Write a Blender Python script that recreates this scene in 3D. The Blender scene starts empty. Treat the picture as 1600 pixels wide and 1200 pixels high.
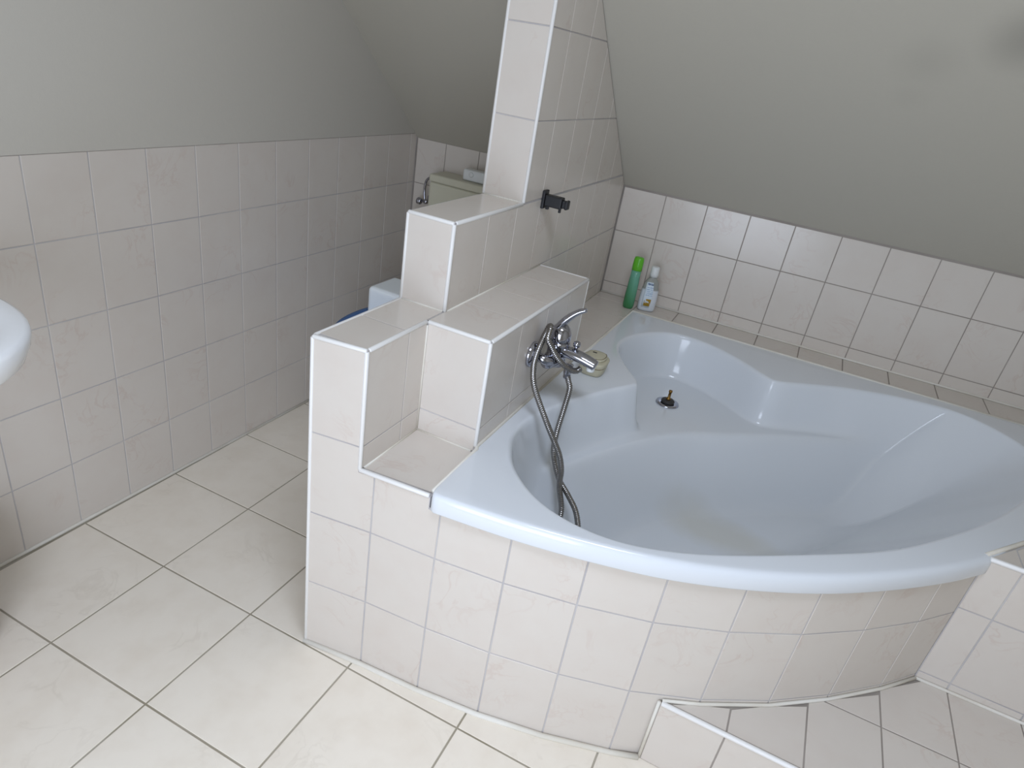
import bpy, bmesh, math, random
from mathutils import Vector, Matrix
import numpy as np

# ------------------------------------------------------------------ camera, world, light, exposure
S = bpy.context.scene
COL = S.collection
random.seed(7)

cam_data = bpy.data.cameras.new('camera')
cam_data.sensor_fit = 'HORIZONTAL'
cam_data.sensor_width = 36.0
cam_data.lens = 36.0 * 1032.77 / 1600.0
cam_data.clip_start = 0.02
cam = bpy.data.objects.new('camera', cam_data)
COL.objects.link(cam)
FWD = Vector((-0.3227, 0.8350, -0.4458)).normalized()
RGT = Vector((0.8908, 0.4270, 0.1550))
RGT = (RGT - FWD * RGT.dot(FWD)).normalized()
UP = RGT.cross(FWD)
CM = Matrix((RGT, UP, -FWD)).transposed().to_4x4()
CM.translation = Vector((1.5571, -0.7515, 1.3628))
cam.matrix_world = CM
S.camera = cam

w = bpy.data.worlds.new('world')
S.world = w
w.use_nodes = True
bg = w.node_tree.nodes['Background']
bg.inputs[0].default_value = (0.80, 0.90, 1.0, 1)
bg.inputs[1].default_value = 1.0

# window in the wall behind the viewer
YF = -1.30
WIN_X0, WIN_X1, WIN_Z0, WIN_Z1 = 0.85, 1.85, 0.20, 1.32
ld = bpy.data.lights.new('window_daylight', 'AREA')
ld.shape = 'RECTANGLE'
ld.size = WIN_X1 - WIN_X0 - 0.12
ld.size_y = WIN_Z1 - WIN_Z0 - 0.12
ld.energy = 17.2
ld.color = (0.85, 0.95, 1.15)
lo = bpy.data.objects.new('window_daylight', ld)
COL.objects.link(lo)
lo.location = ((WIN_X0 + WIN_X1) / 2, YF - 0.015, (WIN_Z0 + WIN_Z1) / 2)
lo.rotation_euler = (math.radians(90), 0, 0)      # shines towards +y

# added overhead fill for upward faces, built as a skylight in the unseen ceiling
FILL_X0, FILL_X1, FILL_Y0, FILL_Y1 = 1.20, 2.05, -0.80, -0.10
l2 = bpy.data.lights.new('overhead_fill', 'AREA')
l2.shape = 'RECTANGLE'
l2.size = FILL_X1 - FILL_X0 - 0.12
l2.size_y = FILL_Y1 - FILL_Y0 - 0.12
l2.energy = 19.4
l2.color = (0.85, 0.95, 1.15)
l2o = bpy.data.objects.new('overhead_fill', l2)
COL.objects.link(l2o)
l2o.location = ((FILL_X0 + FILL_X1) / 2, (FILL_Y0 + FILL_Y1) / 2, 2.36 + 0.012)

S.view_settings.view_transform = 'Standard'
S.view_settings.look = 'None'
S.view_settings.gamma = 1.0
S.view_settings.use_curve_mapping = False
S.view_settings.exposure = 0.0


# ------------------------------------------------------------------ materials
def srgb(r, g, b):
    f = lambda c: (c / 255 / 12.92) if c / 255 <= 0.04045 else ((c / 255 + 0.055) / 1.055) ** 2.4
    return (f(r), f(g), f(b), 1)


def mat(name, rgb, rough=0.5, metal=0.0, spec=0.5, trans=0.0, ior=1.45, coat=0.0):
    m = bpy.data.materials.new(name)
    m.use_nodes = True
    p = m.node_tree.nodes['Principled BSDF']
    p.inputs['Base Color'].default_value = srgb(*rgb)
    p.inputs['Roughness'].default_value = rough
    p.inputs['Metallic'].default_value = metal
    p.inputs['Specular IOR Level'].default_value = spec
    p.inputs['Transmission Weight'].default_value = trans
    p.inputs['IOR'].default_value = ior
    p.inputs['Coat Weight'].default_value = coat
    return m


def nd(m, typ, **kw):
    n = m.node_tree.nodes.new(typ)
    for k, v in kw.items():
        setattr(n, k, v)
    return n


def lk(m, a, b):
    m.node_tree.links.new(a, b)


def mixrgb(m, fac, a, b):
    n = nd(m, 'ShaderNodeMix', data_type='RGBA')
    if hasattr(fac, 'links'):
        lk(m, fac, n.inputs[0])
    else:
        n.inputs[0].default_value = fac
    for s, i in ((a, 6), (b, 7)):
        if hasattr(s, 'links'):
            lk(m, s, n.inputs[i])
        else:
            n.inputs[i].default_value = s
    return n.outputs[2]


def ramp(m, src, lo_, hi_, inv=False):
    n = nd(m, 'ShaderNodeMapRange')
    n.inputs['From Min'].default_value = lo_
    n.inputs['From Max'].default_value = hi_
    n.inputs['To Min'].default_value = 1.0 if inv else 0.0
    n.inputs['To Max'].default_value = 0.0 if inv else 1.0
    lk(m, src, n.inputs['Value'])
    return n.outputs['Result']


def noise(m, vec, scale, detail=3, rough=0.5, dist=0.0):
    n = nd(m, 'ShaderNodeTexNoise')
    n.inputs['Scale'].default_value = scale
    n.inputs['Detail'].default_value = detail
    n.inputs['Roughness'].default_value = rough
    n.inputs['Distortion'].default_value = dist
    lk(m, vec, n.inputs['Vector'])
    return n.outputs['Fac']


def math_(m, op, a, b=None):
    n = nd(m, 'ShaderNodeMath', operation=op)
    for s, i in ((a, 0), (b, 1)):
        if s is None:
            continue
        if hasattr(s, 'links'):
            lk(m, s, n.inputs[i])
        else:
            n.inputs[i].default_value = s
    return n.outputs[0]


def tile_material(name, base, vein, cloud, rough, vein_scale=9.0, vein_amt=0.21, bump=0.02):
    """Glazed tile: pale body, soft clouding, thin wandering veins; every tile shows another cut of the pattern."""
    m = mat(name, base, rough)
    p = m.node_tree.nodes['Principled BSDF']
    tc = nd(m, 'ShaderNodeTexCoord')
    oi = nd(m, 'ShaderNodeObjectInfo')
    mul = nd(m, 'ShaderNodeVectorMath', operation='SCALE')
    cmb = nd(m, 'ShaderNodeCombineXYZ')
    lk(m, oi.outputs['Random'], cmb.inputs[0])
    lk(m, math_(m, 'MULTIPLY', oi.outputs['Random'], 7.31), cmb.inputs[1])
    lk(m, math_(m, 'MULTIPLY', oi.outputs['Random'], 3.77), cmb.inputs[2])
    lk(m, cmb.outputs[0], mul.inputs[0])
    mul.inputs['Scale'].default_value = 40.0
    add = nd(m, 'ShaderNodeVectorMath', operation='ADD')
    lk(m, tc.outputs['Object'], add.inputs[0])
    lk(m, mul.outputs[0], add.inputs[1])
    v = add.outputs[0]
    # thin veins where a warped noise crosses its middle
    n1 = noise(m, v, vein_scale, 4, 0.55, 1.2)
    d = math_(m, 'ABSOLUTE', math_(m, 'SUBTRACT', n1, 0.5))
    line = ramp(m, d, 0.0, 0.03, inv=True)
    patch = ramp(m, noise(m, v, 7.0, 2, 0.5), 0.50, 0.66)
    veins = math_(m, 'MULTIPLY', math_(m, 'MULTIPLY', line, patch), vein_amt)
    clouds = ramp(m, noise(m, v, 11.0, 3, 0.6), 0.42, 0.78)
    c1 = mixrgb(m, math_(m, 'MULTIPLY', clouds, 0.5), srgb(*base), srgb(*cloud))
    c2 = mixrgb(m, veins, c1, srgb(*vein))
    lk(m, c2, p.inputs['Base Color'])
    if bump:
        b = nd(m, 'ShaderNodeBump')
        b.inputs['Strength'].default_value = bump
        b.inputs['Distance'].default_value = 0.002
        lk(m, noise(m, v, 30.0, 3), b.inputs['Height'])
        lk(m, b.outputs[0], p.inputs['Normal'])
    return m


M_TILE = tile_material('glazed_wall_tile', (213, 205, 195), (186, 152, 136), (209, 198, 187), 0.22)
M_FLOOR = tile_material('matt_floor_tile', (240, 231, 216), (190, 176, 156), (226, 214, 196), 0.42, 6.0, 0.16, 0.06)


def grout_material(name, c1, c2):
    m = mat(name, c1, 0.85)
    p = m.node_tree.nodes['Principled BSDF']
    tc = nd(m, 'ShaderNodeTexCoord')
    lk(m, mixrgb(m, ramp(m, noise(m, tc.outputs['Object'], 6.0, 3), 0.35, 0.7), srgb(*c1), srgb(*c2)), p.inputs['Base Color'])
    return m


M_GROUT = grout_material('grey_wall_grout', (180, 176, 176), (198, 194, 191))
M_GROUT_BACK = grout_material('dark_wall_grout', (146, 138, 130), (162, 154, 146))
M_FGROUT = grout_material('floor_grout', (150, 142, 122), (178, 170, 156))
M_SILICONE = grout_material('silicone', (230, 226, 216), (214, 207, 192))
M_TRIM = mat('white_edge_profile', (229, 227, 223), 0.3)


def plaster_material():
    m = mat('painted_plaster', (191, 186, 173), 0.9, spec=0.2)
    p = m.node_tree.nodes['Principled BSDF']
    tc = nd(m, 'ShaderNodeTexCoord')
    b = nd(m, 'ShaderNodeBump')
    b.inputs['Strength'].default_value = 0.12
    b.inputs['Distance'].default_value = 0.003
    lk(m, noise(m, tc.outputs['Object'], 90.0, 4, 0.6), b.inputs['Height'])
    lk(m, b.outputs[0], p.inputs['Normal'])
    return m


M_PLASTER = plaster_material()
M_PLASTER_LEFT = plaster_material()
M_PLASTER_LEFT.name = 'painted_plaster_left_wall'
M_PLASTER_LEFT.node_tree.nodes['Principled BSDF'].inputs['Base Color'].default_value = srgb(196, 191, 180)


def spotted_plaster():
    """The sloping ceiling: the same paint with a few soft grey spots."""
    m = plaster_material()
    m.name = 'painted_plaster_with_grey_spots'
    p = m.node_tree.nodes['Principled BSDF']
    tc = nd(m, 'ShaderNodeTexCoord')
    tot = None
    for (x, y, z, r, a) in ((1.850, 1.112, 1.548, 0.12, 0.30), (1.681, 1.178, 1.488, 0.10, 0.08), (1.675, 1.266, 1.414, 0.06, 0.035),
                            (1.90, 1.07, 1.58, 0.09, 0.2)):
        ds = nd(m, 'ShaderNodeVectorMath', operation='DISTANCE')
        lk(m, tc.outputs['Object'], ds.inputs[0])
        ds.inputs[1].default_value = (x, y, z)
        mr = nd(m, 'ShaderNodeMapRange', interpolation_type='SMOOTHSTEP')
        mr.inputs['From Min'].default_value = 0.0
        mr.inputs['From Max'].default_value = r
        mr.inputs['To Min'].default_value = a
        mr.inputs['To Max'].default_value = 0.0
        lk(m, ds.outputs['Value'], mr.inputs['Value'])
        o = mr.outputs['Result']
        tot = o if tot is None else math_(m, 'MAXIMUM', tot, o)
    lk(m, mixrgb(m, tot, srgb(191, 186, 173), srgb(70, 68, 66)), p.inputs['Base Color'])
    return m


M_SLOPE = spotted_plaster()


def acrylic():
    m = mat('white_acrylic', (222, 226, 230), 0.1, spec=0.5)
    p = m.node_tree.nodes['Principled BSDF']
    p.inputs['Coat Roughness'].default_value = 0.05
    tc = nd(m, 'ShaderNodeTexCoord')
    sub = nd(m, 'ShaderNodeVectorMath', operation='SUBTRACT')
    lk(m, tc.outputs['Object'], sub.inputs[0])
    sub.inputs[1].default_value = (1.60, 0.99, 0.19)
    sc = nd(m, 'ShaderNodeVectorMath', operation='MULTIPLY')
    lk(m, sub.outputs[0], sc.inputs[0])
    sc.inputs[1].default_value = (3.6, 9.0, 6.0)
    ln = nd(m, 'ShaderNodeVectorMath', operation='LENGTH')
    lk(m, sc.outputs[0], ln.inputs[0])
    f = math_(m, 'ADD', ln.outputs['Value'], math_(m, 'MULTIPLY', noise(m, tc.outputs['Object'], 5.0, 3), 0.9))
    st = math_(m, 'MULTIPLY', ramp(m, f, 0.75, 1.35, inv=True), 0.34)
    lk(m, mixrgb(m, st, srgb(222, 226, 230), srgb(200, 192, 164)), p.inputs['Base Color'])
    return m


M_ACRYLIC = acrylic()
M_CERAMIC = mat('white_ceramic', (246, 248, 250), 0.1, coat=0.3)
M_CHROME = mat('chrome', (176, 177, 186), 0.06, metal=1.0)
M_HOSE = mat('chrome_hose', (150, 147, 144), 0.26, metal=1.0)
M_BRASS = mat('brass', (140, 108, 58), 0.35, metal=1.0)
M_RUBBER = mat('dark_rubber', (52, 50, 48), 0.6)
M_BLACK = mat('black_plastic', (24, 24, 27), 0.45)
M_CISTERN = mat('pale_olive_plastic', (206, 203, 182), 0.35)
M_WPLAST = mat('white_plastic', (226, 228, 226), 0.3)
M_CREAM = mat('cream_plastic', (194, 188, 163), 0.5)
M_DARKLINE = mat('dark_groove', (110, 96, 66), 0.7)
M_LIME = mat('lime_green_plastic', (98, 184, 46), 0.3)
M_BROWN = mat('brown_wicker', (128, 92, 58), 0.7)
M_NAVY = mat('dark_blue_seat', (66, 112, 172), 0.55)
M_PALEBLUE = mat('pale_blue_plastic', (240, 246, 248), 0.5)


def gradient_green():
    m = mat('translucent_green_plastic', (96, 150, 120), 0.25, spec=0.5)
    p = m.node_tree.nodes['Principled BSDF']
    tc = nd(m, 'ShaderNodeTexCoord')
    sp = nd(m, 'ShaderNodeSeparateXYZ')
    lk(m, tc.outputs['Object'], sp.inputs[0])
    f = ramp(m, math_(m, 'ADD', sp.outputs[2], math_(m, 'MULTIPLY', sp.outputs[0], 1.2)), 0.02, 0.12)
    lk(m, mixrgb(m, f, srgb(66, 134, 84), srgb(112, 172, 146)), p.inputs['Base Color'])
    p.inputs['Subsurface Weight'].default_value = 0.2
    p.inputs['Subsurface Radius'].default_value = (0.01, 0.02, 0.01)
    return m


M_GREEN = gradient_green()


def lotion_material():
    """Clear bottle wall: milky where the lotion still stands, clearer and greyer above it."""
    m = mat('milky_bottle_plastic', (214, 220, 220), 0.18)
    p = m.node_tree.nodes['Principled BSDF']
    tc = nd(m, 'ShaderNodeTexCoord')
    sp = nd(m, 'ShaderNodeSeparateXYZ')
    lk(m, tc.outputs['Object'], sp.inputs[0])
    f = ramp(m, sp.outputs[2], 0.082, 0.088)
    lk(m, mixrgb(m, f, srgb(214, 219, 224), srgb(205, 208, 200)), p.inputs['Base Color'])
    lk(m, math_(m, 'MULTIPLY', f, 0.55), p.inputs['Transmission Weight'])
    return m


M_LOTION = lotion_material()


def label_material():
    """Flat print of the bottle label: pale ground, a line of dark blue heading, paler blue lines of text, a golden picture below."""
    m = mat('bottle_label_print', (216, 228, 236), 0.4)
    p = m.node_tree.nodes['Principled BSDF']
    tc = nd(m, 'ShaderNodeTexCoord')
    sp = nd(m, 'ShaderNodeSeparateXYZ')
    lk(m, tc.outputs['Object'], sp.inputs[0])
    X, Z = sp.outputs[0], sp.outputs[2]
    nz = noise(m, tc.outputs['Object'], 330.0, 2)
    blot = ramp(m, nz, 0.46, 0.52)

    def band(lo_, hi_):
        a = math_(m, 'GREATER_THAN', Z, lo_)
        b = math_(m, 'LESS_THAN', Z, hi_)
        c = math_(m, 'LESS_THAN', math_(m, 'ABSOLUTE', X), 0.0145)
        return math_(m, 'MULTIPLY', math_(m, 'MULTIPLY', a, b), c)
    c = mixrgb(m, math_(m, 'MULTIPLY', band(0.103, 0.110), ramp(m, nz, 0.38, 0.44)), srgb(216, 228, 236), srgb(52, 84, 122))
    for q in range(5):
        z0 = 0.092 - q * 0.0075
        c = mixrgb(m, math_(m, 'MULTIPLY', math_(m, 'MULTIPLY', band(z0, z0 + 0.0042), blot), 0.75), c, srgb(126, 160, 196))
    g = math_(m, 'MULTIPLY', band(0.022, 0.050), ramp(m, noise(m, tc.outputs['Object'], 70.0, 2), 0.40, 0.46))
    c = mixrgb(m, g, c, srgb(176, 140, 42))
    lk(m, c, p.inputs['Base Color'])
    return m


M_LABEL = label_material()


# ------------------------------------------------------------------ object helpers
def link(name, mesh, m=None, parent=None, smooth=False, mw=None, kind=None):
    o = bpy.data.objects.new(name, mesh)
    COL.objects.link(o)
    if m is not None and len(mesh.materials) == 0:
        mesh.materials.append(m)
    if smooth:
        mesh.polygons.foreach_set('use_smooth', [True] * len(mesh.polygons))
    M = mw if mw is not None else Matrix.Identity(4)
    if parent is not None:
        o.parent = parent
        o.matrix_local = Matrix.Translation(-wloc(parent)) @ M
    else:
        o.matrix_world = M
    if kind:
        o['kind'] = kind
    return o


WL = {}


def wloc(o):
    return WL.get(o.name, Vector((0, 0, 0)))


def tag(o, label, cat, group=None, kind=None):
    o['label'] = label
    o['category'] = cat
    if group:
        o['group'] = group
    if kind:
        o['kind'] = kind
    return o


def thing(name, label, cat, loc, group=None):
    o = bpy.data.objects.new(name, None)
    COL.objects.link(o)
    o.location = loc
    WL[o.name] = Vector(loc)
    o.empty_display_size = 0.05
    return tag(o, label, cat, group)


def pm(verts, faces, name='mesh'):
    me = bpy.data.meshes.new(name)
    me.from_pydata([tuple(v) for v in verts], [], faces)
    me.update()
    return me


def extrude_poly(poly, axis, a, b, fn=None):
    """Prism of a 2-D outline; axis 'x': poly is (y,z); 'z': poly is (x,y)."""
    n = len(poly)
    mk = {'x': lambda p, t: (t, p[0], p[1]), 'z': lambda p, t: (p[0], p[1], t), 'y': lambda p, t: (p[0], t, p[1])}[axis]
    v = [mk(p, a) for p in poly] + [mk(p, b) for p in poly]
    f = [list(range(n)), list(range(2 * n - 1, n - 1, -1))]
    for i in range(n):
        j = (i + 1) % n
        f.append([i, i + n, j + n, j])
    me = pm(v, f)
    bm = bmesh.new()
    bm.from_mesh(me)
    bmesh.ops.recalc_face_normals(bm, faces=bm.faces)
    bm.to_mesh(me)
    bm.free()
    return me


def join_meshes(ms):
    bm = bmesh.new()
    for q in ms:
        bm.from_mesh(q)
    me = bpy.data.meshes.new('mesh')
    bm.to_mesh(me)
    bm.free()
    return me


def box_mesh(x0, y0, z0, x1, y1, z1, bevel=0.0, seg=2):
    bm = bmesh.new()
    bmesh.ops.create_cube(bm, size=1.0)
    for v in bm.verts:
        v.co = Vector((x0 + (v.co.x + .5) * (x1 - x0), y0 + (v.co.y + .5) * (y1 - y0), z0 + (v.co.z + .5) * (z1 - z0)))
    if bevel:
        bmesh.ops.bevel(bm, geom=bm.edges[:], offset=bevel, segments=seg, affect='EDGES', profile=0.5)
    me = bpy.data.meshes.new('mesh')
    bm.to_mesh(me)
    bm.free()
    return me


def frame(o, u, v):
    u = Vector(u).normalized()
    v = Vector(v).normalized()
    n = u.cross(v)
    M = Matrix((u, v, n)).transposed().to_4x4()
    M.translation = Vector(o)
    return M


TT = 0.0012      # how far a tile stands out of its grout
BV = 0.0008


def tile_mesh(poly, t=TT, bv=BV):
    n = len(poly)
    c = (sum(p[0] for p in poly) / n, sum(p[1] for p in poly) / n)
    ins = []
    for i in range(n):      # inset of a convex outline
        p0, p1, p2 = Vector(poly[i - 1]), Vector(poly[i]), Vector(poly[(i + 1) % n])
        e1 = (p1 - p0).normalized()
        e2 = (p2 - p1).normalized()
        n1 = Vector((-e1.y, e1.x))
        n2 = Vector((-e2.y, e2.x))
        k = (n1 + n2)
        k = k / max(0.3, k.dot(n1)) if k.length > 1e-6 else n1
        ins.append(p1 + k * bv)
    v = [(p[0], p[1], -0.0006) for p in poly] + [(p[0], p[1], t - 0.0006) for p in poly] + [(p.x, p.y, t) for p in ins]
    f = [list(range(2 * n, 3 * n))]
    for r in (0, n):
        for i in range(n):
            j = (i + 1) % n
            f.append([r + i, r + j, r + j + n, r + i + n])
    return pm(v, f, 'tile')


TCACHE = {}


def clip_poly(poly, planes):
    for (a, b, c) in planes:      # keep a*x + b*y <= c
        out = []
        for i in range(len(poly)):
            p, q = poly[i], poly[(i + 1) % len(poly)]
            dp, dq = a * p[0] + b * p[1] - c, a * q[0] + b * q[1] - c
            if dp <= 0:
                out.append(p)
            if dp * dq < 0:
                s = dp / (dp - dq)
                out.append((p[0] + (q[0] - p[0]) * s, p[1] + (q[1] - p[1]) * s))
        poly = out
        if len(poly) < 3:
            return []
    return poly


def area(poly):
    return 0.5 * sum(poly[i][0] * poly[(i + 1) % len(poly)][1] - poly[(i + 1) % len(poly)][0] * poly[i][1] for i in range(len(poly)))


def tiles(parent, F, us, vs, gap=0.003, m=None, planes=None, skip=None, mins=0.012, name='tile', jitter=0.0003):
    """Lay tiles between the joints us x vs on the plane of frame F (its z is the outward normal, its origin lies on the grout)."""
    m = m or M_TILE
    for i in range(len(us) - 1):
        for j in range(len(vs) - 1):
            a, b, c, d = us[i] + gap / 2, us[i + 1] - gap / 2, vs[j] + gap / 2, vs[j + 1] - gap / 2
            if b - a < mins or d - c < mins:
                continue
            if skip and skip(us[i], us[i + 1], vs[j], vs[j + 1]):
                continue
            poly = [(a, c), (b, c), (b, d), (a, d)]
            if planes:
                q = clip_poly(poly, planes)
                if len(q) < 3 or area(q) < 2e-4:
                    continue
            else:
                q = poly
            cx, cy = (a + b) / 2, (c + d) / 2
            loc = [(p[0] - cx, p[1] - cy) for p in q]
            key = (m.name, tuple((round(p[0], 4), round(p[1], 4)) for p in loc))
            me = TCACHE.get(key)
            if me is None:
                me = tile_mesh(loc)
                me.materials.append(m)
                TCACHE[key] = me
            link(name, me, None, parent, mw=F @ Matrix.Translation((cx, cy, random.uniform(0, jitter))))


def tube_mesh(pts, r, seg=8, caps=True, rfun=None, closed_ring=None):
    P = [Vector(p) for p in pts]
    n = len(P)
    T = []
    for i in range(n):
        t = (P[min(i + 1, n - 1)] - P[max(i - 1, 0)])
        T.append(t.normalized())
    ref = Vector((0, 0, 1)) if abs(T[0].z) < 0.9 else Vector((1, 0, 0))
    nrm = (ref - T[0] * ref.dot(T[0])).normalized()
    v, f = [], []
    for i in range(n):
        nrm = (nrm - T[i] * nrm.dot(T[i]))
        nrm = nrm.normalized()
        bn = T[i].cross(nrm)
        rr = rfun(i) if rfun else (r[i] if isinstance(r, (list, tuple)) else r)
        ra, rb = rr if isinstance(rr, tuple) else (rr, rr)
        for k in range(seg):
            a = 2 * math.pi * k / seg
            v.append(P[i] + nrm * (math.cos(a) * ra) + bn * (math.sin(a) * rb))
    for i in range(n - 1):
        for k in range(seg):
            k2 = (k + 1) % seg
            f.append([i * seg + k, i * seg + k2, (i + 1) * seg + k2, (i + 1) * seg + k])
    if caps:
        f.append(list(range(seg - 1, -1, -1)))
        f.append([(n - 1) * seg + k for k in range(seg)])
    return pm(v, f)


def lathe_mesh(prof, seg=32, sx=1.0, sy=1.0, M=None):
    v, f = [], []
    for (r, z) in prof:
        for k in range(seg):
            a = 2 * math.pi * k / seg
            v.append((r * sx * math.cos(a), r * sy * math.sin(a), z))
    n = len(prof)
    for i in range(n - 1):
        for k in range(seg):
            k2 = (k + 1) % seg
            f.append([i * seg + k, i * seg + k2, (i + 1) * seg + k2, (i + 1) * seg + k])
    f.append(list(range(seg - 1, -1, -1)))
    f.append([(n - 1) * seg + k for k in range(seg)])
    me = pm(v, f)
    if M is not None:
        me.transform(M)
    return me


def loft_mesh(rings, cap0=True, cap1=True):
    n = len(rings[0])
    v = [p for r in rings for p in r]
    f = []
    for i in range(len(rings) - 1):
        for k in range(n):
            k2 = (k + 1) % n
            f.append([i * n + k, i * n + k2, (i + 1) * n + k2, (i + 1) * n + k])
    if cap0:
        f.append(list(range(n - 1, -1, -1)))
    if cap1:
        f.append([(len(rings) - 1) * n + k for k in range(n)])
    return pm(v, f)


def superellipse(cx, cy, a, b, z, e=2.6, n=48):
    out = []
    for k in range(n):
        t = 2 * math.pi * k / n
        c, s = math.cos(t), math.sin(t)
        out.append((cx + a * math.copysign(abs(c) ** (2 / e), c), cy + b * math.copysign(abs(s) ** (2 / e), s), z))
    return out


def catmull(P, per=12, closed=False):
    P = [Vector(p) for p in P]
    n = len(P)
    out = []
    rng = range(n) if closed else range(n - 1)
    for i in rng:
        if closed:
            a, b, c, d = P[(i - 1) % n], P[i], P[(i + 1) % n], P[(i + 2) % n]
        else:
            a = P[i - 1] if i > 0 else P[0] * 2 - P[1]
            b, c = P[i], P[i + 1]
            d = P[i + 2] if i + 2 < n else P[-1] * 2 - P[-2]
        for k in range(per):
            t = k / per
            out.append(0.5 * ((2 * b) + (c - a) * t + (2 * a - 5 * b + 4 * c - d) * t * t + (3 * b - a - 3 * c + d) * t ** 3))
    if not closed:
        out.append(P[-1])
    return out


def edge_trim(parent, p, q, r=0.0048):
    """Rounded white tile-edge profile from p to q."""
    p, q = Vector(p), Vector(q)
    d = (q - p).normalized()
    me = tube_mesh([p, p + d * 0.0015, q - d * 0.0015, q], [r * .8, r, r, r * .8], 12)
    return link('edge_trim', me, M_TRIM, parent, smooth=True)


# ------------------------------------------------------------------ measured room
TW = 0.152
ZR = [0.0, 0.1975, 0.3995, 0.6015, 0.8035, 1.0005]        # wall tile courses of the left wall
YB0, YBS = 1.716, 0.034                                   # back wall: y = YB0 + YBS * x
XR_ROOM = 3.05
SL = lambda x, y: 1.2065 + 0.029 * x - 0.845 * (y - 1.4535)  # sloping ceiling height
ZC = 2.36
yslope = lambda x, z: 1.4535 + (1.2065 + 0.029 * x - z) / 0.845


# floor
floor = link('floor', box_mesh(-0.1, YF - 0.1, -0.1, XR_ROOM + 0.1, 1.95, -TT), M_FGROUT, kind='structure')
tag(floor, 'pale beige square floor tiles with sandy grout joints', 'floor', kind='structure')
fa = 0.011
fo = Vector((0.315, -0.143, -TT))
Ff = frame(fo, (math.cos(fa), math.sin(fa), 0), (-math.sin(fa), math.cos(fa), 0))
us = [-0.301 - 0.001] + [0.301 * k for k in range(0, 10)]
vs = [0.301 * k for k in range(-5, 7)]
JOIN = [(0.777, 0.1715), (0.930, 0.193), (1.084, 0.205), (1.236, 0.225), (1.387, 0.257), (1.535, 0.302), (1.677, 0.368), (1.8125, 0.451),
        (1.934, 0.546), (2.047, 0.650), (2.128, 0.738)]


def hidden_floor(u0, u1, v0, v1):
    x0, y0 = fo.x + u0, fo.y + v0
    if x0 > 0.80 and y0 > 0.20:
        if x0 > 1.62:
            return y0 > 0.34
        return y0 > 0.36 or x0 < 1.0
    return x0 > 1.62 and y0 > 0.34


tiles(floor, Ff, us, vs, gap=0.0045, m=M_FLOOR, skip=hidden_floor,
      planes=[(-1, 0, 0.305), (1, 0, XR_ROOM - 0.33), (0, 1, YB0 + 0.12)], jitter=0.0006)

# left wall: tiled to 1 m, plaster above
wl = link('wall_left', join_meshes([box_mesh(-0.12, YF, 0, -TT, 1.72, 1.0005), box_mesh(-0.12, YF, 1.0005, 0.0022, 1.72, ZC)]), M_GROUT)
wl.data.materials.append(M_PLASTER_LEFT)
for p in wl.data.polygons:
    if p.center.z > 1.001 or (p.center.z > 0.99 and p.index >= 6):
        p.material_index = 1
tag(wl, 'left wall with cream marbled tiles below and grey white plaster above', 'wall', kind='structure')
FL = frame((-TT, 0, 0), (0, 1, 0), (0, 0, 1))
us = [k * TW for k in range(-9, 12)] + [1.714]
us = sorted(u for u in us if u >= YF + 0.02 and u <= 1.7145)
tiles(wl, FL, us, ZR, planes=[(1, 0, 1.714)])
link('silicone_joint', tube_mesh([(0.001, YF + .01, 0.0025), (0.001, 1.70, 0.0025)], 0.0055, 6), M_SILICONE, wl, smooth=True)

# back knee wall (a little out of square)
ub = Vector((1, YBS, 0)).normalized()
nb = Vector((YBS, -1, 0)).normalized()
pb = lambda x, off=0.0: Vector((x, YB0 + YBS * x, 0)) + nb * off
p0, p1 = pb(-0.1, -TT), pb(XR_ROOM + 0.1, -TT)
wb = link('wall_back', extrude_poly([(p0.x, p0.y), (p1.x, p1.y), (p1.x, 2.0), (p0.x, 2.0)], 'z', -0.05, 0.984), M_GROUT_BACK)
tag(wb, 'low back wall of cream tiles under the sloping ceiling', 'wall', kind='structure')
FB = frame(pb(0, -TT), ub, (0, 0, 1))
tiles(wb, FB, [0.004] + [0.139 + TW * k for k in range(-1, 5) if 0.139 + TW * k > 0.01] + [0.775], [0.0, 0.1975, 0.3995, 0.6015, 0.8035, 0.984])
xs = [0.90] + [1.060 + 0.1535 * k for k in range(0, 13)]
tiles(wb, FB, xs, [0.566, 0.611, 0.8145, 0.978])
link('silicone_joint', tube_mesh([pb(0.9, .001) + Vector((0, 0, .568)), pb(3.0, .001) + Vector((0, 0, .568))], 0.004, 6), M_SILICONE, wb, smooth=True)

# sloping ceiling, flat ceiling, walls behind the camera
sv, sf = [], []
for (x, y) in ((-0.1, yslope(0, ZC + 0.02)), (XR_ROOM + 0.1, yslope(XR_ROOM, ZC + 0.02)), (XR_ROOM + 0.1, 1.86), (-0.1, 1.80)):
    sv.append((x, y, SL(x, y)))
for (x, y, z) in list(sv):
    sv.append((x, y + 0.07, z + 0.09))
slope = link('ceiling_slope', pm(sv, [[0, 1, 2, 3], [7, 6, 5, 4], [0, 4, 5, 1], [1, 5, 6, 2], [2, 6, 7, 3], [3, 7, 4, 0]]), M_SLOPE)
tag(slope, 'grey white plastered sloping ceiling with soft dark spots', 'ceiling', kind='structure')
ceil = link('ceiling', join_meshes([box_mesh(-0.12, YF - 0.12, ZC, XR_ROOM + 0.12, FILL_Y0, ZC + 0.1), box_mesh(-0.12, FILL_Y1, ZC, XR_ROOM + 0.12, 0.5, ZC + 0.1),
                                    box_mesh(-0.12, FILL_Y0, ZC, FILL_X0, FILL_Y1, ZC + 0.1), box_mesh(FILL_X1, FILL_Y0, ZC, XR_ROOM + 0.12, FILL_Y1, ZC + 0.1)]), M_PLASTER)
tag(ceil, 'flat white plastered ceiling above the room', 'ceiling', kind='structure')
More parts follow.
